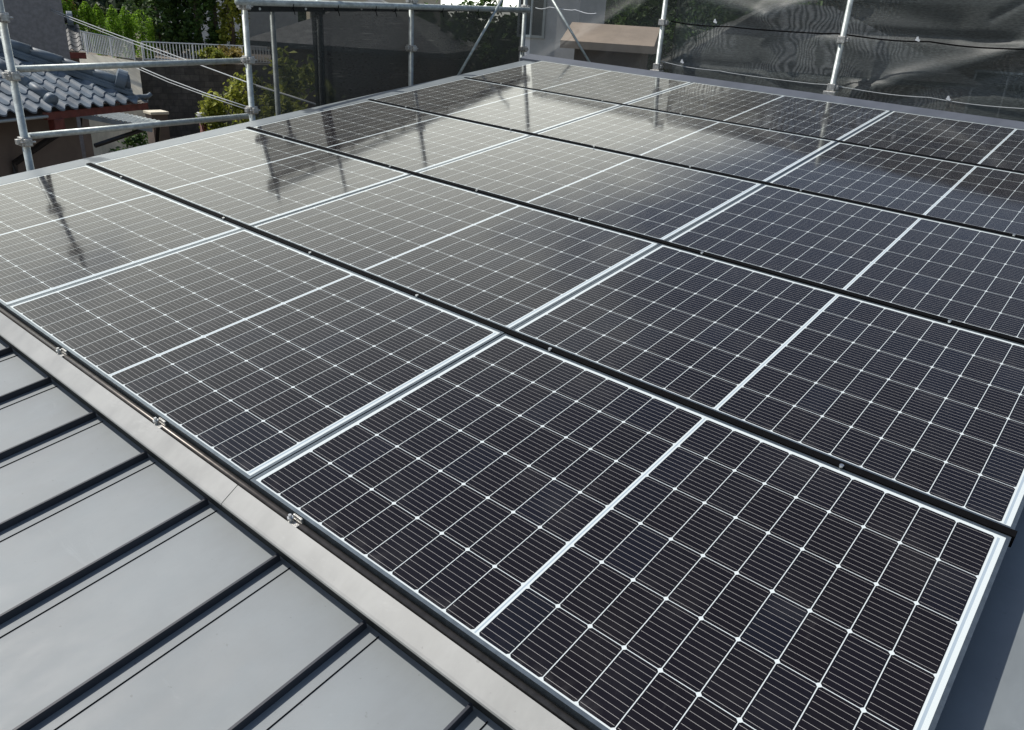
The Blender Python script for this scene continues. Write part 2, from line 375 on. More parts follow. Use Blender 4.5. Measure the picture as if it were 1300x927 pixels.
# black clamp rails between the rows
strip_names = ['between the first and second panel rows', 'between the second and third panel rows', 'between the third and fourth panel rows', 'between the fourth and topmost panel rows']
bolts = [-3.037, -1.938, -1.21, -.488, .217, 1.294]
for s in range(1, 5):
    e = empty('clamp_rail', 'thin black clamp rail ' + strip_names[s-1], 'rail', roofM(0, s*PV, 0), 'clamp rails between the panel rows')
    MB().box(-2*PU-.010, PU+.006, -.0145, .0145, -.034, .0045).build('rail', m_black, e, bevel=.0012)
    for b in bolts:
        bo = MB().tube([(b, -.0125, .003), (b, -.0125, .0105)], .0068, 8)
        bo.build('bolt', m_bolt, e)
# front rail, clamps and eave cover
fe = tag(MB().tube([(-2*PU-.02, .0025, -.022), (PU+.004, .0025, -.022)], .0105, 14).build('front_rail', m_bronze, matrix=roofM(0, 0, 0), smooth=True), 'dark bronze round rail in the gap before the first panel row', 'rail')
cl0 = None
for i, (u, lab) in enumerate(((-1.19, 'left one of three small front clamps with zinc bolt, farthest from the camera'), (-.482, 'middle one of three small front clamps with zinc bolt'), (.231, 'right one of three small front clamps with zinc bolt, nearest the cover joint'))):
    if cl0 is None:
        cl0 = empty('front_clamp', lab, 'clamp', None, 'clamps along the front rail')
        MB().box(-.013, .024, -.010, .0135, -.024, -.016).box(-.013, .024, .0090, .0150, -.016, -.003).build('bracket', m_clamp, cl0, bevel=.001)
        MB().tube([(-.008, -.003, -.016), (-.008, -.003, .006)], .0048, 8).tube([(-.008, -.003, -.010), (-.008, -.003, -.003)], .0095, 6).build('bolt', m_bolt, cl0)
        o = cl0
    else: o = copy_tree(cl0)
    o['label'] = lab; o.matrix_world = roofM(u, -.002, .004)
prof = [(-.0125, -.012), (-.066, -.039), (-.072, -.0425), (-.0735, -.048), (-.069, -.0485), (-.0165, -.020), (-.0165, -.030), (-.0125, -.030)]
for ua, ub, lab in ((-3.50, -.0215, 'left length of pale metal eave cover before the panels'), (-.0185, 1.80, 'right length of pale metal eave cover, nearest the camera')):
    e = empty('eave_cover', lab, 'metal cover', roofM((ua+ub)/2, -.045, PANW), 'eave cover lengths')
    h = (ub-ua)/2
    MB().prism([(p+.045, q-PANW) for p, q in prof], -h, h, 'x').build('top_plate', m_cover, e)
    MB().prism([(p+.045, q-PANW) for p, q in [(-.050, PANW), (-.050, -.041), (-.030, -.031), (-.030, PANW)]], -h, h, 'x').build('recessed_strip', m_recess, e)  # dark face paints in the shade below the plate lip
# rails that carry the array, standing on the seams
for v in (.30, .90):
    for r in range(5):
        pass
for r in range(6):
    tag(MB().box(-2*PU, PU-.01, -.02, .02, -.0225, .0225).build('support_rail', m_black, matrix=roofM(0, r*PV+(.09 if r == 0 else -.0 if r < 5 else -.09), -.0575-.002)), ['black support rail hidden under the front edge of the first row', 'black support rail under the first clamp rail', 'black support rail under the second clamp rail', 'black support rail under the third clamp rail', 'black support rail under the fourth clamp rail', 'black support rail under the topmost panel edge'][r], 'rail', 'support rails under the array')

# ------------------------------------------------------------------ scaffold
SX, SY = -4.2, 6.6
TR = .0243
def coupler(z, par, ang=0., s=1.):
    m = MB().box(-.036*s, .036*s, -.034*s, .034*s, z-.030, z+.030).box(.030, .062, -.024, .024, z-.022, z+.022).box(-.02, .02, -.058, -.03, z-.018, z+.018)
    m.tube([(.045, -.045, z), (.045, .05, z)], .008, 6)
    M = Matrix.Rotation(ang, 4, 'Z'); m.v = [tuple(M @ Vector(p)) for p in m.v]
    return m.build('coupler', m_clamp, par, bevel=.005)
poles = [
 (SX, 1.07, 1.24, (.33, .75, 1.10), 0, 'galvanised scaffold pole at the left edge of the view', m_galv),
 (SX, 2.83, 1.42, (.47, .86, 1.26), 0, 'galvanised scaffold pole where the open rails meet the net', m_galv),
 (SX, 4.645, 1.85, (.98, 1.40), 0, 'galvanised scaffold pole in the middle of the left net', m_galvd),
 (SX-.06, 6.46, 2.10, (1.0, 1.43), 0, 'scaffold pole at the far corner between the two nets', m_galvd),
 (-2.56, SY, 1.75, (.94, 1.36), 1.57, 'scaffold pole left of two standing before the far net', m_galv),
 (-.737, SY, 1.75, (.90, 1.30), 1.57, 'scaffold pole right of two standing before the far net', m_galv),
 (1.06, SY, 1.75, (.88, 1.28), 1.57, 'scaffold pole right beyond the frame before the far net', m_galv),
]
for x, y, zt, cz, ang, lab, mat in poles:
    if x > 1: continue
    e = empty('scaffold_pole', lab, 'scaffold pole', Vector((x, y, GZ)), 'scaffold poles')
    MB().tube([(0, 0, 0.01), (0, 0, zt-GZ)], TR, 16).build('tube', mat, e, smooth=True)
    for z in cz: coupler(z-GZ, e, ang)
    if ang: MB().box(-.055, .055, -.055, .055, cz[0]-GZ-.075, cz[0]-GZ-.032).build('base_collar', m_clamp, e, bevel=.006)
def pipe(name, pts, r, mat, lab, cat, group=None):
    c = sum((Vector(p) for p in pts), Vector())/len(pts)
    return tag(MB().tube([Vector(p)-c for p in pts], r, 12).build(name, mat, matrix=Matrix.Translation(c), smooth=True), lab, cat, group)
gx = SX+.045; gr_x = -4.95
for (xa, ya, xb, yb, lab) in ((19, 88, 309, 77, 'upper galvanised guard rail between the two left poles'), (36, 173, 318, 147, 'lower galvanised guard rail between the two left poles')):
    Pa, Pb = atx(xa, ya, gr_x), atx(xb, yb, gr_x); c = (Pa+Pb)/2
    e = empty('guard_rail', lab, 'guard rail', c, 'open guard rails')
    MB().tube([Pa-c, Pb-c], .0245, 14).build('tube', m_galv, e, smooth=True)
    for q_, py in ((Pa, 1.07), (Pb, 2.83)):
        v_ = Vector((SX, py, q_.z)); MB().tube([q_-c, v_-c+(q_-v_).normalized()*.02], .017, 10).build('transom', m_galvd, e, smooth=True)
pipe('guard_rail', [atx(300, 2, gx), atx(672, 13, gx)], .027, m_galv, 'galvanised top rail along the upper edge of the left net', 'guard rail')
pipe('brace_rod', [atx(645, -14, SX+.08), atx(579, 101, SX+.08)], .014, m_galv, 'thin diagonal brace rod in front of the left net', 'brace')
pipe('brace_rod', [aty(690, -19, SY-.05), aty(750, 82, SY-.05)], .013, m_galv, 'thin diagonal brace rod in front of the far net, beside the corner', 'brace')
for (x0, y0, x1, y1, ox, zt, lab) in ((345, 8, 357, 110, -4.86, 1.30, 'thin outer scaffold pole seen dimly through the left net'), (404.5, 8, 418, 130, -4.34, 1.75, 'outer scaffold pole seen behind the overlap of the left net')):
    a = atx(x0, y0, ox)
    e = empty('scaffold_pole', lab, 'scaffold pole', Vector((ox, a.y, GZ)), 'scaffold poles')
    MB().tube([(0, 0, .01), (0, 0, zt-GZ)], TR, 14).build('tube', m_galv, e, smooth=True)
    coupler(1.26-GZ, e)

# ------------------------------------------------------------------ nets
def smooth_noise(seed):
    r = np.random.default_rng(seed); K = r.normal(size=(14, 2)) * np.array([1.6, 1.9]); ph = r.uniform(0, 6.28, 14); am = 1/(1+np.linalg.norm(K, axis=1))
    return lambda s, z: float((am*np.sin(K[:, 0]*s*2.2+K[:, 1]*z*2.2+ph)).sum()/2.2)
def net(name, A, B, zb, zt, mat, lab, seed, amp, folds=(), nrm=None, nu=150, nv=60, zt2=None):
    A, B = Vector(A), Vector(B); L = (B-A).length; d = (B-A)/L; n = nrm or Vector((-d.y, d.x, 0)); fn = smooth_noise(seed)
    c = (A+B)/2; c.z = zb
    mb = MB(); uv = []
    def P(i, j):
        s = L*i/nu; ztt = zt+((zt2 or zt)-zt)*i/nu; z = zb+(ztt-zb)*j/nv; h = amp*fn(s, z)
        for (s0, z0, s1, z1, wd_, am) in folds:
            dx, dz = s1-s0, z1-z0; l2 = dx*dx+dz*dz; t = max(0, min(1, ((s-s0)*dx+(z-z0)*dz)/l2)); q = math.hypot(s-s0-t*dx, z-z0-t*dz)
            h += am*math.exp(-(q/wd_)**2)*(1 if l2 else 1)
        p = A+d*s+n*h; p.z = z; uv.append((s, z)); return p-c
    mb.grid(P, nu, nv); mb.uv = uv
    o = mb.build(name, mat, matrix=Matrix.Translation(c), smooth=True)
    V = np.array(mb.v).reshape(nv+1, nu+1, 3); hm_ = MB(); off_ = n*-.004 if n.y > .5 else n*.004
    hd = min(.045, .045*(zt-zb)/3.5+.02)
    top = V[nv]; hm_.grid(lambda i, j: Vector(top[i])+off_+Vector((0, 0, -hd*(1-j))), nu, 1)
    hm_.build('hem', m_hem, o, smooth=True)
    for i in range(6, nu, max(12, int(nu*.45/L))):
        p = Vector(top[i])+off_*1.5+Vector((0, 0, -hd*.5)); MB().tube([p, p+off_*1.2], .011, 10).build('eyelet', m_bolt, o)
    return tag(o, lab, 'net')
nX = SX-.03
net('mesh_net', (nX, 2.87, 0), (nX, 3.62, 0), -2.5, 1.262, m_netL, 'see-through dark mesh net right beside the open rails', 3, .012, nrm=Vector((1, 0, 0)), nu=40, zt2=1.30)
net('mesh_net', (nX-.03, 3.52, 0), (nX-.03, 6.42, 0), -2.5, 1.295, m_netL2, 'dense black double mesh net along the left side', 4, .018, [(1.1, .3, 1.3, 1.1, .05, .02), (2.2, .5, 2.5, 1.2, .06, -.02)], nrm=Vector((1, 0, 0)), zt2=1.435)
nY = SY+.11
fB = [(.2, .85, 1.9, 1.75, .09, -.12), (.9, .95, 1.6, 1.7, .06, .05)]
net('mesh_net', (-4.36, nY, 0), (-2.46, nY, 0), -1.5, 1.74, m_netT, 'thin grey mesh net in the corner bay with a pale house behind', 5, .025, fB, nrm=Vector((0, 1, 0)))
fR = [(.1, 1.62, 1.0, 1.46, .10, -.07), (1.0, 1.46, 1.7, 1.72, .10, -.07), (1.95, .85, 3.3, 1.38, .095, -.085), (2.05, .78, 3.3, 1.22, .08, .05), (2.4, 1.0, 3.4, 1.55, .08, .025), (1.7, 1.6, 2.6, 1.45, .10, .035), (0, 1.38, 4, 1.36, .035, .045), (0, 1.0, 4, .98, .03, .02)]
fR += [(a, z, a+l, z+dz, w_, m_) for a, z, l, dz, w_, m_ in zip(rng.uniform(0, 3.2, 16), rng.uniform(.85, 1.7, 16), rng.uniform(.2, .6, 16), rng.uniform(-.25, .25, 16), rng.uniform(.02, .05, 16), rng.uniform(-.02, .02, 16))]
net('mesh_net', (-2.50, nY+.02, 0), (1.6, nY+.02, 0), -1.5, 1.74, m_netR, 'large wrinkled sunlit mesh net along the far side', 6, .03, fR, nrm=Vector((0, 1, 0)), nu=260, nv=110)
def rope(pts, r, mat, lab):
    c = sum((Vector(p) for p in pts), Vector())/len(pts)
    q_ = [Vector(p)-c for p in pts]; fine = []
    for i in range(len(q_)-1):
        for k in range(8):
            f_ = k/8; p_ = q_[i].lerp(q_[i+1], f_); p_.z -= .012*math.sin(math.pi*f_)+.004*math.sin(5*f_+i*2.1); fine.append(p_)
    fine.append(q_[-1])
    return tag(MB().tube(fine, r, 8).build('rope', mat, matrix=Matrix.Translation(c)), lab, 'rope')
def sagrow(y, pix_, sag=.0):
    return [aty(a, b, y) for a, b in pix_]
rope(sagrow(nY-.09, [(852, 27), (940, 35), (1060, 43), (1180, 53), (1320, 64)]), .006, m_black, 'black tie rope pulled across the wrinkled far net')
rope(sagrow(nY-.10, [(840, 78), (925, 92), (1050, 108), (1180, 124), (1330, 141)]), .0035, m_cable, 'thin pale rope along the foot of the far net')
rope(sagrow(nY-.10, [(680, 10), (700, 9), (730, 13), (757, 17)]), .004, m_rail, 'short white cord across the thin corner net')
tie_l = ['small white cable tie on the far net under the crease, near the left pole', 'white tag tied to the far net low by the left pole', 'white tie in the middle of the wrinkled net', 'torn white tape hanging at the foot of the wrinkled net']
for (a, b), lab in zip(((908, 28), (866, 79), (1165, 51), (1204, 126)), tie_l):
    p = aty(a, b, nY-.11)
    m = MB(); m.box(-.018, .018, -.004, .004, -.008, .008, Matrix.Rotation(.3, 4, 'Y')).box(-.004, .012, -.003, .003, .005, .026, Matrix.Rotation(-.5, 4, 'Y'))
    tag(m.build('cable_tie', m_rail, matrix=Matrix.Translation(p)), lab, 'cable tie', 'ties on the far net')
tl = ['first tie on the left net top rail from the open rails', 'second tie on the left net top rail', 'third tie on the left net top rail', 'fourth tie on the left net top rail, beside the middle pole', 'fifth tie on the left net top rail', 'last tie on the left net top rail, before the corner']
for (a, b), lab in zip(((370, 6), (427, 8), (475, 9), (500, 10), (560, 11), (605, 12)), tl):
    p = atx(a, b, SX+.04); m = MB().tube([p+Vector((0, .03*math.cos(q), .034*math.sin(q)))*1.0-p for q in np.linspace(0, 6.28, 12)], .004, 6)
    m.v = [(y, x, z) for x, y, z in m.v]
    m.tube([(0.02, 0, -.03), (.03, .01, -.075)], .004, 6)
    tag(m.build('cable_tie', m_black, matrix=Matrix.Translation(p)), lab, 'cable tie', 'ties on the left net')

# ------------------------------------------------------------------ tiled house on the left
def kawara(L, run, pitch, tw=.235, ex=.215, cut=None):
    """wave-tiled slope in local axes: x along the eave, y up the slope (plan), z height"""
    nt = int(L/tw); nr = int(run*math.hypot(1, pitch)/ex); mb = MB()
    wave = [0, -.011, -.016, -.019, -.020, -.018, -.015, -.008, .006, .020, .023, .014]; dipw = [0, .5, .8, 1, 1, .95, .8, .4, 0, 0, 0, 0]
    n = len(wave)
    for r in range(nr):
        y0 = r*ex/math.hypot(1, pitch); y1 = y0+(ex+.03)/math.hypot(1, pitch); k = nt*n
        rj = [random.uniform(-.004, .004) for _ in range(nt+1)]
        def P(i, j):
            q = wave[i % n] + rj[i//n]; x = i*tw/n; dip = -.040*dipw[i % n]
            if j == 0: return (x, y0+dip, pitch*(y0+dip)+q)
            if j == 1: return (x, y0+dip, pitch*(y0+dip)+q+.022)
            return (x, y1, pitch*y1+q+.004)
        mb.grid(P, k, 2)
    return mb
CN = at(187, 119, 14.3); CN.z = -.20
ph = R(112); E_ = Vector((math.cos(ph), math.sin(ph), 0)); N_ = Vector((-E_.y, E_.x, 0))
th = empty('tiled_roof_house', 'low brown house with grey wave tiled hip roof and red eaves', 'house', Matrix.Translation(Vector((CN.x, CN.y, GZ))))
th.rotation_euler = (0, 0, 0)
# local frame of house: x = along -E (leftwards), y = N (away), z up from the eave corner
LM = Matrix((( -E_.x, N_.x, 0, 0), (-E_.y, N_.y, 0, 0), (0, 0, 1, CN.z-GZ), (0, 0, 0, 1)))
def loc(mb, M=LM): mb.v = [tuple(M @ Vector(p)) for p in mb.v]; return mb
PIT = .5; HL = 9.0; HR = 3.6
tiles = kawara(HL, HR, PIT)
# trim the slope to the 45 degree hip on its right end
kv = MB(); keep = []
vv = np.array(tiles.v)
for f in tiles.f:
    c_ = vv[list(f)].mean(0)
    if c_[0] >= c_[1]-.02: keep.append(f)
tiles.f = keep
rf = loc(tiles).build('roof', m_tile, th, smooth=False)
# right-hand slope past the hip
side = kawara(7.0, HR, PIT); vv = np.array(side.v); side.f = [f for f in side.f if vv[list(f)].mean(0)[0] >= vv[list(f)].mean(0)[1]-.02]
LM2 = LM @ Matrix(((0, 1, 0, 0), (1, 0, 0, 0), (0, 0, 1, 0), (0, 0, 0, 1)))
loc(side, LM2).build('side_slope', m_tile, th)
# round hip tiles and end tile
hip = MB(); hl = HR
npc = 12
for i in range(npc):
    a = .25+(hl-.3)*i/npc; b = a+(hl-.3)/npc+.03
    hip.tube([(a, a, PIT*a+.125+.012), (b, b, PIT*b+.125)], .078, 14, r2=.068)
hip.add([], [])
base = MB()
for side_ in (-1, 1):
    for kx, hz in ((.12, .035), (.085, .075)):
        o_ = kx*.7*side_
        base.add([Vector((.15+o_, .15-o_, PIT*.15-.02)), Vector((hl+o_, hl-o_, PIT*hl-.02)), Vector((hl+o_, hl-o_, PIT*hl+hz)), Vector((.15+o_, .15-o_, PIT*.15+hz))], [(0, 1, 2, 3)])
        base.add([Vector((.15+o_, .15-o_, PIT*.15+hz)), Vector((hl+o_, hl-o_, PIT*hl+hz)), Vector((hl, hl, PIT*hl+hz+.02)), Vector((.15, .15, PIT*.15+hz+.02))], [(0, 1, 2, 3)])
loc(base).build('hip_base', m_tile, th)
loc(hip).build('hip_tiles', m_tile, th, smooth=True)
og = MB().tube([(.20, .20, PIT*.2+.17), (.30, .30, PIT*.3+.17)], .155, 20).tube([(.16, .16, PIT*.2+.17), (.21, .21, PIT*.2+.17)], .11, 20)
loc(og).build('hip_end_tile', m_tile, th, bevel=.01)
# descending ridge on the front slope and the upturned corner tile
dr = MB()
for i in range(8): 
    a = .12+i*.3; dr.tube([(1.78, a, PIT*a+.075), (1.78, a+.33, PIT*(a+.33)+.065)], .068, 12, r2=.06)
dr.tube([(1.78, .05, PIT*.05+.06), (1.78, .13, PIT*.13+.06)], .09, 14)
loc(dr).build('ridge_tiles', m_tile, th, smooth=True)
loc(MB().tube([(.35, .12, .02), (.12, .06, .04), (0, 0, .05), (-.05, -.03, .09)], .05, 10, r2=.03)).build('corner_tile', m_tile, th, smooth=True)
loc(MB().box(-.02, 1.95, .03, .10, -.15, -.05)).build('eave_board', m_red, th)
loc(MB().box(-.02, .03, .10, 7.0, -.17, -.05)).build('side_eave_board', m_red, th)
loc(MB().box(.10, HL, .10, 6.9, -.11, -.085)).build('soffit', m_brown, th)
wl_ = MB(); wl_.box(.75, HL-.6, .75, 6.5, -(CN.z-GZ)+.01, -.11)
loc(wl_).build('wall', m_brown, th)
loc(MB().box(1.67, 1.85, .02, .14, -.32, -.15).box(1.70, 1.82, .04, .12, -.38, -.32)).build('rain_hopper', m_red, th, bevel=.01)
loc(MB().tube([(1.76, .08, -.36), (1.80, .25, -.46), (2.02, .70, -.80), (2.04, .70, -1.0), (2.04, .70, -4.0)], .045, 10)).build('downpipe', m_dkpipe, th)
loc(MB().tube([(1.95, .02, -.10), (HL, .02, -.10)], .022, 10)).build('gutter', m_canopy, th)

# grey rendered house rising behind the tile roof
def house_box(name, C, yaw, w, d, z0, z1, mat, lab, cat, roofmat=None, rh=.8, over=.35, wins=(), hip_=True):
    M = Matrix.Translation(Vector((C.x, C.y, z0))) @ Matrix.Rotation(yaw, 4, 'Z')
    e = empty(name, lab, cat, M)
    H = z1-z0
    MB().box(-w/2, w/2, -d/2, d/2, .01, H).build('wall', mat, e)
    if roofmat:
        o = over; m = MB(); a, b = w/2+o, d/2+o; r = max(.05, (a-b)) if hip_ else a
        vs = [(-a, -b, H), (a, -b, H), (a, b, H), (-a, b, H), (-r, 0, H+rh), (r, 0, H+rh), (-a, -b, H-.12), (a, -b, H-.12), (a, b, H-.12), (-a, b, H-.12)]
        m.add(vs, [(0, 1, 5, 4), (1, 2, 5), (2, 3, 4, 5), (3, 0, 4), (6, 7, 1, 0), (7, 8, 2, 1), (8, 9, 3, 2), (9, 6, 0, 3), (9, 8, 7, 6)])
        m.build('roof', roofmat, e)
    for (x0, x1, zz0, zz1) in wins:
        wf = MB().box(x0-.06, x1+.06, -d/2-.05, -d/2-.002, zz0-.06, zz0).box(x0-.06, x1+.06, -d/2-.05, -d/2-.002, zz1, zz1+.06).box(x0-.06, x0, -d/2-.05, -d/2-.002, zz0, zz1).box(x1, x1+.06, -d/2-.05, -d/2-.002, zz0, zz1).box((x0+x1)/2-.025, (x0+x1)/2+.025, -d/2-.04, -d/2-.002, zz0, zz1)
        f = wf.build('window', m_canopy, e)
        MB().box(x0, x1, -d/2-.02, -d/2-.004, zz0, zz1).build('pane', m_win, f)
    return e
def yaw_to_cam(p): return math.atan2(p.y-CAM.y, p.x-CAM.x)-math.pi/2    # local -y faces the camera
p = at(20, 30, 21.5)
gh_ = house_box('grey_house', p, yaw_to_cam(p)+.10, 1.55, 2.6, GZ, 2.2, m_greyr, 'grey rendered tower like house wall behind the tiled roof', 'house', m_tile2, .5, .08)
# small tiled gable end beyond the grey wall
p = at(68, 55, 25)
sg = empty('small_tiled_roof', 'small dark tiled roof end with red bargeboard beyond the grey wall', 'roof', Matrix.Translation(Vector((p.x, p.y, GZ))) @ Matrix.Rotation(yaw_to_cam(p), 4, 'Z'))
hz = p.z-GZ
k2 = kawara(1.9, 1.3, .5); k2.v = [(x-1.2, y, z+hz-.15) for x, y, z in k2.v]; k2.build('roof', m_tile2, sg)
MB().tube([(-1.2, 1.15, hz+.56), (.45, 1.15, hz+.56)], .09, 12).build('ridge_tiles', m_tile2, sg, smooth=True)
MB().tube([(.42, 1.15, hz+.58), (.56, 1.15, hz+.58)], .2, 16).build('ridge_end_tile', m_tile, sg, bevel=.01)
MB().box(-1.2, .72, .0, .06, hz-.36, hz-.20).build('eave_board', m_red, sg)
MB().box(-1.2, .55, .4, 1.3, .01, hz-.2).build('wall', m_brown, sg)

# ------------------------------------------------------------------ raised lot: retaining walls, railing, hedge, trees
TZ = -.55                                    # top of the raised lot
ca = at(40, 60, 36); cb_ = at(176, 78, 44); cc = at(420, 78, 46)
A0 = Vector((ca.x, ca.y, 0)); B0 = Vector((cb_.x, cb_.y, 0)); C0 = Vector((cc.x, cc.y, 0))
def slab(name, P, Q, th_, z0, z1, mat, lab, cat, z1b=None, batter=0.):
    d = (Q-P); L = d.length; d /= L; n = Vector((-d.y, d.x, 0))
    if n.dot(P-CAM) < 0: n = -n
    z1b = z1 if z1b is None else z1b
    c = (P+Q)/2; c = Vector((c.x, c.y, z0)); mb = MB()
    vs = [P, Q, Q+n*th_, P+n*th_]
    V = [Vector((p.x, p.y, z0))-c-n*((batter if i_ == 0 else batter*.04) if i_ < 2 else 0) for i_, p in enumerate(vs)]+[Vector((p.x, p.y, z))-c for p, z in zip(vs, (z1, z1b, z1b, z1))]
    mb.add(V, [(3, 2, 1, 0), (4, 5, 6, 7), (0, 1, 5, 4), (1, 2, 6, 5), (2, 3, 7, 6), (3, 0, 4, 7)])
    mb.uv = [((Vector(v)+c-P).to_2d().dot(d.to_2d()), v[2]) for v in mb.v]
    return tag(mb.build(name, mat, matrix=Matrix.Translation(c)), lab, cat)
zA = at(76, 62, 38).z; zB = cb_.z
em = MB(); zt_ = at(40, 58, 36).z
ta = CAM-A0; ta.z = 0; ta.normalize(); tb_ = CAM-B0; tb_.z = 0; tb_.normalize()
ep = [A0+Vector((0, 0, zt_)), B0+Vector((0, 0, zB)), B0+tb_*4.6+Vector((0, 0, zB-1.35)), A0+ta*4.6+Vector((0, 0, zt_-1.35))]
eb = [Vector((p.x, p.y, GZ)) for p in ep]; ec = Vector((B0.x, B0.y, GZ))
em.add([p-ec for p in ep+eb], [(3, 2, 1, 0), (4, 5, 6, 7), (0, 1, 5, 4), (1, 2, 6, 5), (2, 3, 7, 6), (3, 0, 4, 7)])
tag(em.build('concrete_embankment', m_conc, matrix=Matrix.Translation(ec)), 'pale sunlit sloping concrete embankment below the white railing', 'embankment')
slab('retaining_wall', B0+(C0-B0)*.002, C0, .5, GZ, zB, m_stone, 'tall dark stone retaining wall in shade', 'wall')
# upper ground behind the walls
tp = MB(); far = [Vector((A0.x-25, A0.y-2, 0)), A0, B0, C0, C0+Vector((10, 45, 0)), Vector((-75, 45, 0)), Vector((-80, 5, 0))]
zs = [zA, zA, zB, zB, zB, zB, zA]
dn_ = (B0-CAM); dn_.z = 0; dn_.normalize()
tp.add([Vector((q.x, q.y, z-.03))+dn_*.3 for q, z in zip(far, zs)]+[Vector((q.x, q.y, GZ-.2))+dn_*.3 for q in far], [tuple(range(7))]+[((i+1) % 7, i, i+7, (i+1) % 7+7) for i in range(7)])
tag(tp.build('upper_terrain', m_ground), 'raised ground behind the retaining walls', None, None, 'structure')
def railing(P, Q, zp, zq, h, lab):
    d = Q-P; L = d.length; d /= L
    e = empty('white_railing', lab, 'railing', Vector((P.x, P.y, zp)))
    def pt(s, z): return Vector((d.x*s, d.y*s, (zq-zp)*s/L+z))
    MB().tube([pt(0, h), pt(L, h)], .032, 6).build('top_bar', m_rail, e)
    MB().tube([pt(0, .10), pt(L, .10)], .02, 6).build('bottom_bar', m_rail, e)
    n = int(L/2.0)
    for i in range(n+1): MB().box(-.03, .03, -.03, .03, 0, h-.03, Matrix.Translation(pt(L*i/n, 0))).build('post', m_rail, e)
    b = MB(); nb = int(L/.15)
    for i in range(nb): b.box(-.014, .014, -.014, .014, .12, h-.034, Matrix.Translation(pt(L*(i+.5)/nb, 0)))
    b.build('balusters', m_rail, e)
rd = (B0-A0).normalized(); off = Vector((-rd.y, rd.x, 0)); off = off if off.dot(A0-CAM) > 0 else -off
railing(A0+off*.18, B0+off*.18, at(40, 58, 36).z, zB, .88, 'white railing above the pale concrete embankment')
rd2 = (C0-B0).normalized(); of2 = Vector((-rd2.y, rd2.x, 0)); of2 = of2 if of2.dot(B0-CAM) > 0 else -of2
railing(B0+of2*.25+rd2*.25, C0+of2*.25, zB, zB, .88, 'white railing on the dark stone wall')

def conifer(base, h, w, lab, group, mat, n=3600, leaf=.055):
    e = empty('hedge_conifer', lab, 'conifer', base, group)
    MB().tube([(0, 0, 0), (0, 0, h*.7)], .05, 8, r2=.02).build('trunk', m_bark, e)
    pts = []
    nc = 26; cl = [(rng.uniform(0, 6.28), rng.uniform(.05, .98), rng.uniform(.75, 1.08)) for _ in range(nc)]
    for i in range(n):
        a, t, k = cl[rng.integers(nc)]; a += rng.normal(0, .3); t = min(1.02, max(0.01, t+rng.normal(0, .12)))
        prof_ = (.82+.18*min(1, t*3))*max(.05, 1-max(0, (t-.72)/.30)**2)**.6
        rr = w/2*prof_*k*rng.uniform(.72, 1.05)
        pts.append((rr*math.cos(a), rr*math.sin(a), t*h))
    mb = MB(); P = np.array(pts); mb.leaves(P, leaf, .5, .45)
    mb.build('foliage', mat, e); return e
ord_ = ['first', 'second', 'third', 'fourth', 'fifth', 'sixth', 'seventh', 'eighth', 'ninth']
hx = [(56, -6, 41.5), (74, -2, 42.5), (91, 2, 43.5), (108, 6, 44.5), (124, 9, 45.3), (141, 10, 46), (158, 12, 46.5), (177, 16, 47)]
for i, (x, ytop, D) in enumerate(hx):
    q = at(x, ytop, D); b = Vector((q.x, q.y, zB if i > 4 else zA+(zB-zA)*i/5))
    conifer(b, q.z-b.z+.05, .70 if i < 7 else 1.05, ord_[i]+' conifer from the grey wall in the bright clipped hedge', 'conifers in the hedge row', m_hedge)

def tree(name, base, trunk, crowns, n, leaf, mat, lab, cat='tree', group=None, r0=.12):
    e = empty(name, lab, cat, base, group)
    top = Vector((rng.normal(0, .1), rng.normal(0, .1), trunk))
    tb = MB().tube([(0, 0, 0), (top.x*.5, top.y*.4, trunk*.5), top], r0, 9, r2=r0*.4)
    for cx, cy, cz, rx, rz in crowns: tb.tube([(top.x*.5, top.y*.4, trunk*.5), (cx*.6, cy*.6, cz*.75+trunk*.1), (cx, cy, cz)], r0*.4, 6, r2=r0*.12)
    tb.build('trunk', m_bark, e)
    pts = []
    for cx, cy, cz, rx, rz in crowns:
        m = int(n*rx*rx*rz/sum(c[3]*c[3]*c[4] for c in crowns))
        nc = max(6, int(m/110)); d = rng.normal(size=(nc, 3)); d /= np.linalg.norm(d, axis=1)[:, None]; cen = d*rng.uniform(.45, 1., (nc, 1))**.6
        idx = rng.integers(nc, size=m); q = cen[idx]+rng.normal(0, .17, (m, 3))
        pts.append(q*np.array([rx, rx, rz])+np.array([cx, cy, cz]))
    mb = MB(); mb.leaves(np.concatenate(pts), leaf, .35)
    mb.build('crown', mat, e); return e
def base_at(x, D, z): q = at(x, 60, D); return Vector((q.x, q.y, z))
tree('leafy_tree', base_at(205, 50, zB), 3.5, [(0, 0, 2.2, 1.3, 2.2), (.3, .3, 4.4, 1.2, 1.6), (-.6, 0, 3.4, 1.0, 1.6)], 5200, .13, m_dkleaf, 'dark leafy tree just right of the bright hedge', group='trees above the stone wall')
tree('leafy_tree', base_at(228, 51, zB), 3.5, [(0, 0, 1.6, 1.0, 1.6), (.2, .2, 3.8, .9, 1.8)], 3600, .13, m_dkleaf, 'mid green tree between the dark leafy tree and the ivy trunks', group='trees above the stone wall')
tree('ivy_tree', base_at(254, 49, zB), 5.5, [(0, 0, 1.6, .62, 1.7), (.1, 0, 4.0, .55, 1.8)], 3000, .12, m_dkleaf, 'slim ivy covered trunk before the white wall, left one', group='trees above the stone wall', r0=.2)
tree('ivy_tree', base_at(275, 49, zB), 5.5, [(0, 0, 1.7, .50, 1.8), (-.1, 0, 4.2, .45, 1.6)], 2600, .12, m_dkleaf, 'slim ivy covered trunk before the white wall, middle one', group='trees above the stone wall', r0=.2)
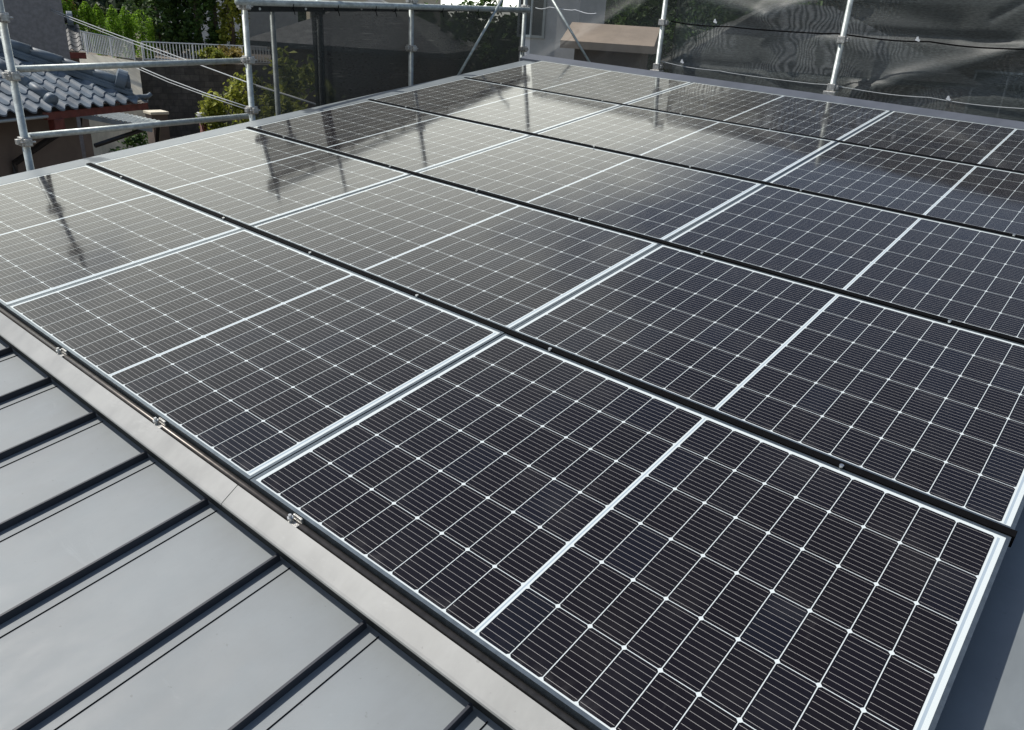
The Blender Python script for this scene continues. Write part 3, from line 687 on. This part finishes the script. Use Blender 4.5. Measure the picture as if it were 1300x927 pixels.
tree('ivy_tree', base_at(297, 48.5, zB), 5.0, [(0, 0, 1.7, .75, 1.9), (.1, 0, 4.0, .6, 1.6)], 3200, .12, m_yleaf, 'ivy covered trunk before the white wall, beside the scaffold pole', group='trees above the stone wall', r0=.2)
tree('garden_shrub', base_at(261, 44.3, zB), .7, [(0, 0, .38, .7, .34), (.9, .3, .36, .6, .3), (-.45, 0, .3, .45, .26)], 1900, .09, m_yleaf, 'yellow green clipped shrub before the railing on the stone wall', 'shrub', r0=.04)
tree('garden_shrub', base_at(288, 44.6, zB), .8, [(0, 0, .42, .7, .4), (.8, .1, .4, .6, .36)], 1700, .09, m_oleaf, 'ochre shrub before the railing beside the pole', 'shrub', r0=.04)
q = at(292, 120, 24)
tree('garden_bush', Vector((q.x, q.y, GZ)), 3.0, [(0, 0, 2.3, .9, 1.0), (.3, -.1, 3.2, .8, .9), (-.35, .1, 1.5, .7, .8), (.5, .2, 4.0, .55, .6)], 5200, .075, m_yleaf, 'tall yellow green bush before the dark stone wall', 'bush', r0=.07)
q = at(166, 140, 33)
tree('garden_bush', Vector((q.x, q.y, GZ)), 1.2, [(0, 0, .9, .9, .8), (1.2, .2, .7, .8, .6)], 2200, .09, m_dkleaf, 'low green bush at the foot of the pale wall', 'bush', r0=.05)
q = at(180, 172, 22)
tree('garden_bush', Vector((q.x, q.y, GZ)), .8, [(0, 0, .7, .35, .45), (.3, .1, .5, .3, .35)], 900, .06, m_yleaf, 'small green plant beside the dark prop in the yard', 'bush', r0=.03)
q = at(62, 20, 44); tree('leafy_tree', Vector((q.x, q.y, zA)), 2.0, [(0, 0, 1.2, 1.0, 1.2), (-.5, 0, 2.0, 1.0, 1.0)], 2400, .12, m_oleaf, 'ochre shrub tree between the grey wall and the hedge', group='trees above the stone wall')
# white and pale buildings behind the trees
p = at(285, 10, 60); house_box('white_house', Vector((p.x, p.y, 0)), yaw_to_cam(p), 9, 6, GZ, 6.0, m_white, 'white house behind the ivy covered trunks', 'house', m_tile2, 1.2)
p = at(470, -5, 46); house_box('cream_house', Vector((p.x, p.y, 0)), yaw_to_cam(p)+.1, 6.5, 6, GZ, 4.6, m_beige, 'cream house above the top rail of the left net', 'house', m_tile2, 1.2, .35, [(-1.6, -.4, 7.2, 8.4), (.8, 2.0, 7.2, 8.4)])
# yard things between the tiled house and the stone wall
p = at(147, 147, 21); M = Matrix.Translation(p) @ Matrix.Rotation(yaw_to_cam(p)-.25, 4, 'Z') @ Matrix.Rotation(.18, 4, 'Y')
cv = MB(); cv.grid(lambda i, j: (-.9+i*.025, -.5+j*1.1, .012*math.sin(i*1.57)), 72, 1)
e = empty('yard_canopy', 'grey corrugated lean-to canopy beside the brown wall', 'canopy', M)
o = cv.build('sheet', m_canopy, e); sm_ = o.modifiers.new('thick', 'SOLIDIFY'); sm_.thickness = .02
MB().box(-.9, .9, -.52, -.47, -.12, -.03).build('edge_beam', m_canopy, e)
for x_ in (-.85, .85): MB().box(x_-.04, x_+.04, .40, .48, -(p.z-GZ)*.96, -.03).build('post', m_dkpipe, e)
p = at(199, 150, 27); M = Matrix.Translation(Vector((p.x, p.y, GZ))) @ Matrix.Rotation(yaw_to_cam(p)+.4, 4, 'Z'); hh = at(199, 141, 27).z-GZ
e = empty('gate_pillar', 'brown gate pillar with pale cap in the shaded yard', 'pillar', M)
MB().box(-.24, .24, -.24, .24, .01, hh-.08).build('shaft', m_brown, e); MB().box(-.28, .28, -.28, .28, hh-.08, hh).build('cap', m_conc, e, bevel=.01)
p = at(257, 150, 24); M = Matrix.Translation(Vector((p.x, p.y, GZ))); hh = at(257, 143, 24).z-GZ
e = empty('red_post', 'red post with round pale cap in the shaded yard', 'post', M)
MB().tube([(0, 0, .01), (0, 0, hh-.1)], .09, 12).build('shaft', m_red, e, smooth=True); MB().tube([(0, 0, hh-.1), (0, 0, hh)], .17, 16, r2=.14).build('cap', m_white, e, bevel=.01)
pa, pb = at(121, 185, 20), at(183, 164, 21)
pipe('yard_prop', [pa, pb, pb+(pb-pa)*.2], .05, m_dkpipe, 'dark slanting prop in the yard beside the tiled house', 'prop')

# overhead cables
def cable(pts, lab, r=.009, D=None):
    P = [at(x, y, d) for x, y, d in pts]
    pipe('overhead_cable', P, r, m_cable, lab, 'cable', 'cables crossing on the left')
cable([(46, 4, 21), (95, 24, 19.2), (150, 45, 17.4), (214, 68, 15.6), (312, 104, 13), (345, 114, 12.2)], 'upper of the cables crossing the hedge')
cable([(46, 6, 21), (95, 27, 19.2), (150, 48.5, 17.4), (214, 72, 15.6), (240, 81, 14.9)], 'second cable, hugging just below the upper one', .007)
cable([(165, 80, 17), (214, 101, 15.5), (262, 119, 14.2), (318, 137, 12.8)], 'upper cable of the pair crossing the stone wall')
cable([(165, 83, 17), (214, 104.5, 15.5), (262, 122, 14.2), (318, 140.5, 12.8)], 'lower cable of the pair crossing the stone wall', .007)
cable([(326, 109, 11), (365, 121, 10.4), (405, 134, 9.8)], 'cable seen through the left net', .012)

# ------------------------------------------------------------------ behind the left net
p = at(428, 40, 27); house_box('tiled_house', Vector((p.x, p.y, 0)), yaw_to_cam(p)+.25, 2.6, 4.0, GZ, .15, m_brown, 'house with grey tiled roof seen through the thin left net', 'house', m_tile2, 1.3, .45, [(-1.0, -.1, 2.6, 3.8)])
q = at(340, 90, 17); tree('garden_bush', Vector((q.x, q.y, GZ)), 3.4, [(0, 0, 3.6, .8, 1.0), (.3, .2, 4.7, .7, .8), (-.2, 0, 2.4, .8, 1.0)], 4200, .08, m_yleaf, 'green bush seen dimly through the thin left net', 'bush', r0=.07)
q = at(378, 90, 15); tree('garden_bush', Vector((q.x, q.y, GZ)), 3.0, [(0, 0, 3.6, .55, .9), (.1, .1, 4.6, .45, .7), (0, 0, 2.6, .6, .8)], 3200, .07, m_yleaf, 'second green bush behind the outer scaffold pole', 'bush', r0=.06)
p = at(480, 60, 24); house_box('brown_house', Vector((p.x, p.y, 0)), yaw_to_cam(p)-.3, 4.2, 5, GZ, .5, m_brown, 'brown house behind the dense left net', 'house', m_tile2, 1.2, .5)
q = at(560, 60, 26); tree('leafy_tree', Vector((q.x, q.y, GZ)), 4.0, [(0, 0, 4.4, 1.6, 1.7), (1.2, .4, 5.5, 1.4, 1.4), (2.4, 1.4, 5.6, 1.3, 1.4), (-1.0, -.3, 5.6, 1.0, 1.0)], 5600, .12, m_dkleaf, 'dark tree behind the dense left net')
# ------------------------------------------------------------------ behind the far net
p = at(716, 15, 20.5); house_box('pale_grey_house', Vector((p.x, p.y, 0)), yaw_to_cam(p)-.42, 1.5, 1.6, GZ, 3.4, m_white, 'pale house with a dark window behind the thin corner net', 'house', m_tile2, 1.0, .3, [(-.75, -.15, 6.05, 7.3)])
p = at(780, 50, 15.2); house_box('tan_roof_house', Vector((p.x, p.y, 0)), yaw_to_cam(p)-.12, 1.15, 1.6, GZ, p.z-.06, m_brown, 'low house with tan roof behind the thin corner net', 'house', m_brownroof, .30, .22, (), False)
q = at(790, 20, 24); tree('leafy_tree', Vector((q.x, q.y, GZ)), 4.5, [(0, 0, 5.6, 1.4, 1.6), (1.3, 0, 6.4, 1.3, 1.5), (-.9, .3, 6.8, 1.0, 1.2)], 4600, .11, m_dkleaf, 'dark tree above the tan roof behind the thin net')
q = at(905, 30, 26); tree('leafy_tree', Vector((q.x, q.y, GZ)), 4.5, [(0, 0, 5.4, 1.6, 1.7), (1.5, .3, 6.6, 1.5, 1.5)], 4200, .12, m_dkleaf, 'dark tree behind the far net right of its left pole')
p = at(1010, 60, 24); house_box('grey_roof_house', Vector((p.x, p.y, 0)), yaw_to_cam(p)+.25, 6.5, 5, GZ, .6, m_greyr, 'grey house with dark tiled roof behind the wrinkled net', 'house', m_tile2, 1.6, .5, [(-2, -.6, 3.4, 4.6), (.6, 2, 3.4, 4.6)])
p = at(1230, 40, 30); house_box('beige_house', Vector((p.x, p.y, 0)), yaw_to_cam(p)-.1, 8, 6, GZ, 2.6, m_brown, 'brown house far behind the right end of the wrinkled net', 'house', m_tile2, 1.6, .5, [(-2.6, -1.0, 4.4, 5.8), (.8, 2.4, 4.4, 5.8)])
# far wooded hill that closes the horizon
hl_ = MB(); pts = []
def hh_(a, t): return (7.2+9*max(0, min(1, (2.27-a)/.10)))*math.sin(math.pi*t)**.8*(1+.25*math.sin(a*5)+.15*math.sin(a*13+1))
hill = MB(); na, nt_ = 90, 10
hill.grid(lambda i, j: ((130+50*j/nt_)*math.cos(R(20+150*i/na)), (130+50*j/nt_)*math.sin(R(20+150*i/na)), GZ-.2+hh_(R(20+150*i/na), j/nt_*.98+.01)), na, nt_)
tag(hill.build('hills', simple('hill_soil', (.05, .06, .03), .95)), 'low wooded hill along the horizon', None, None, 'structure')
A_ = rng.uniform(20, 170, 42000); T_ = rng.uniform(0.02, .75, 42000)
P_ = np.stack([(130+50*T_)*np.cos(np.radians(A_)), (130+50*T_)*np.sin(np.radians(A_)), [GZ+hh_(R(a), t*.98+.01)+abs(rng.normal(0, .8)) for a, t in zip(A_, T_)]], 1)
tag(MB().leaves(P_, .75, .3, .7).build('far_woods', m_hill), 'far wooded slope beyond the houses', 'woods', None, 'stuff')
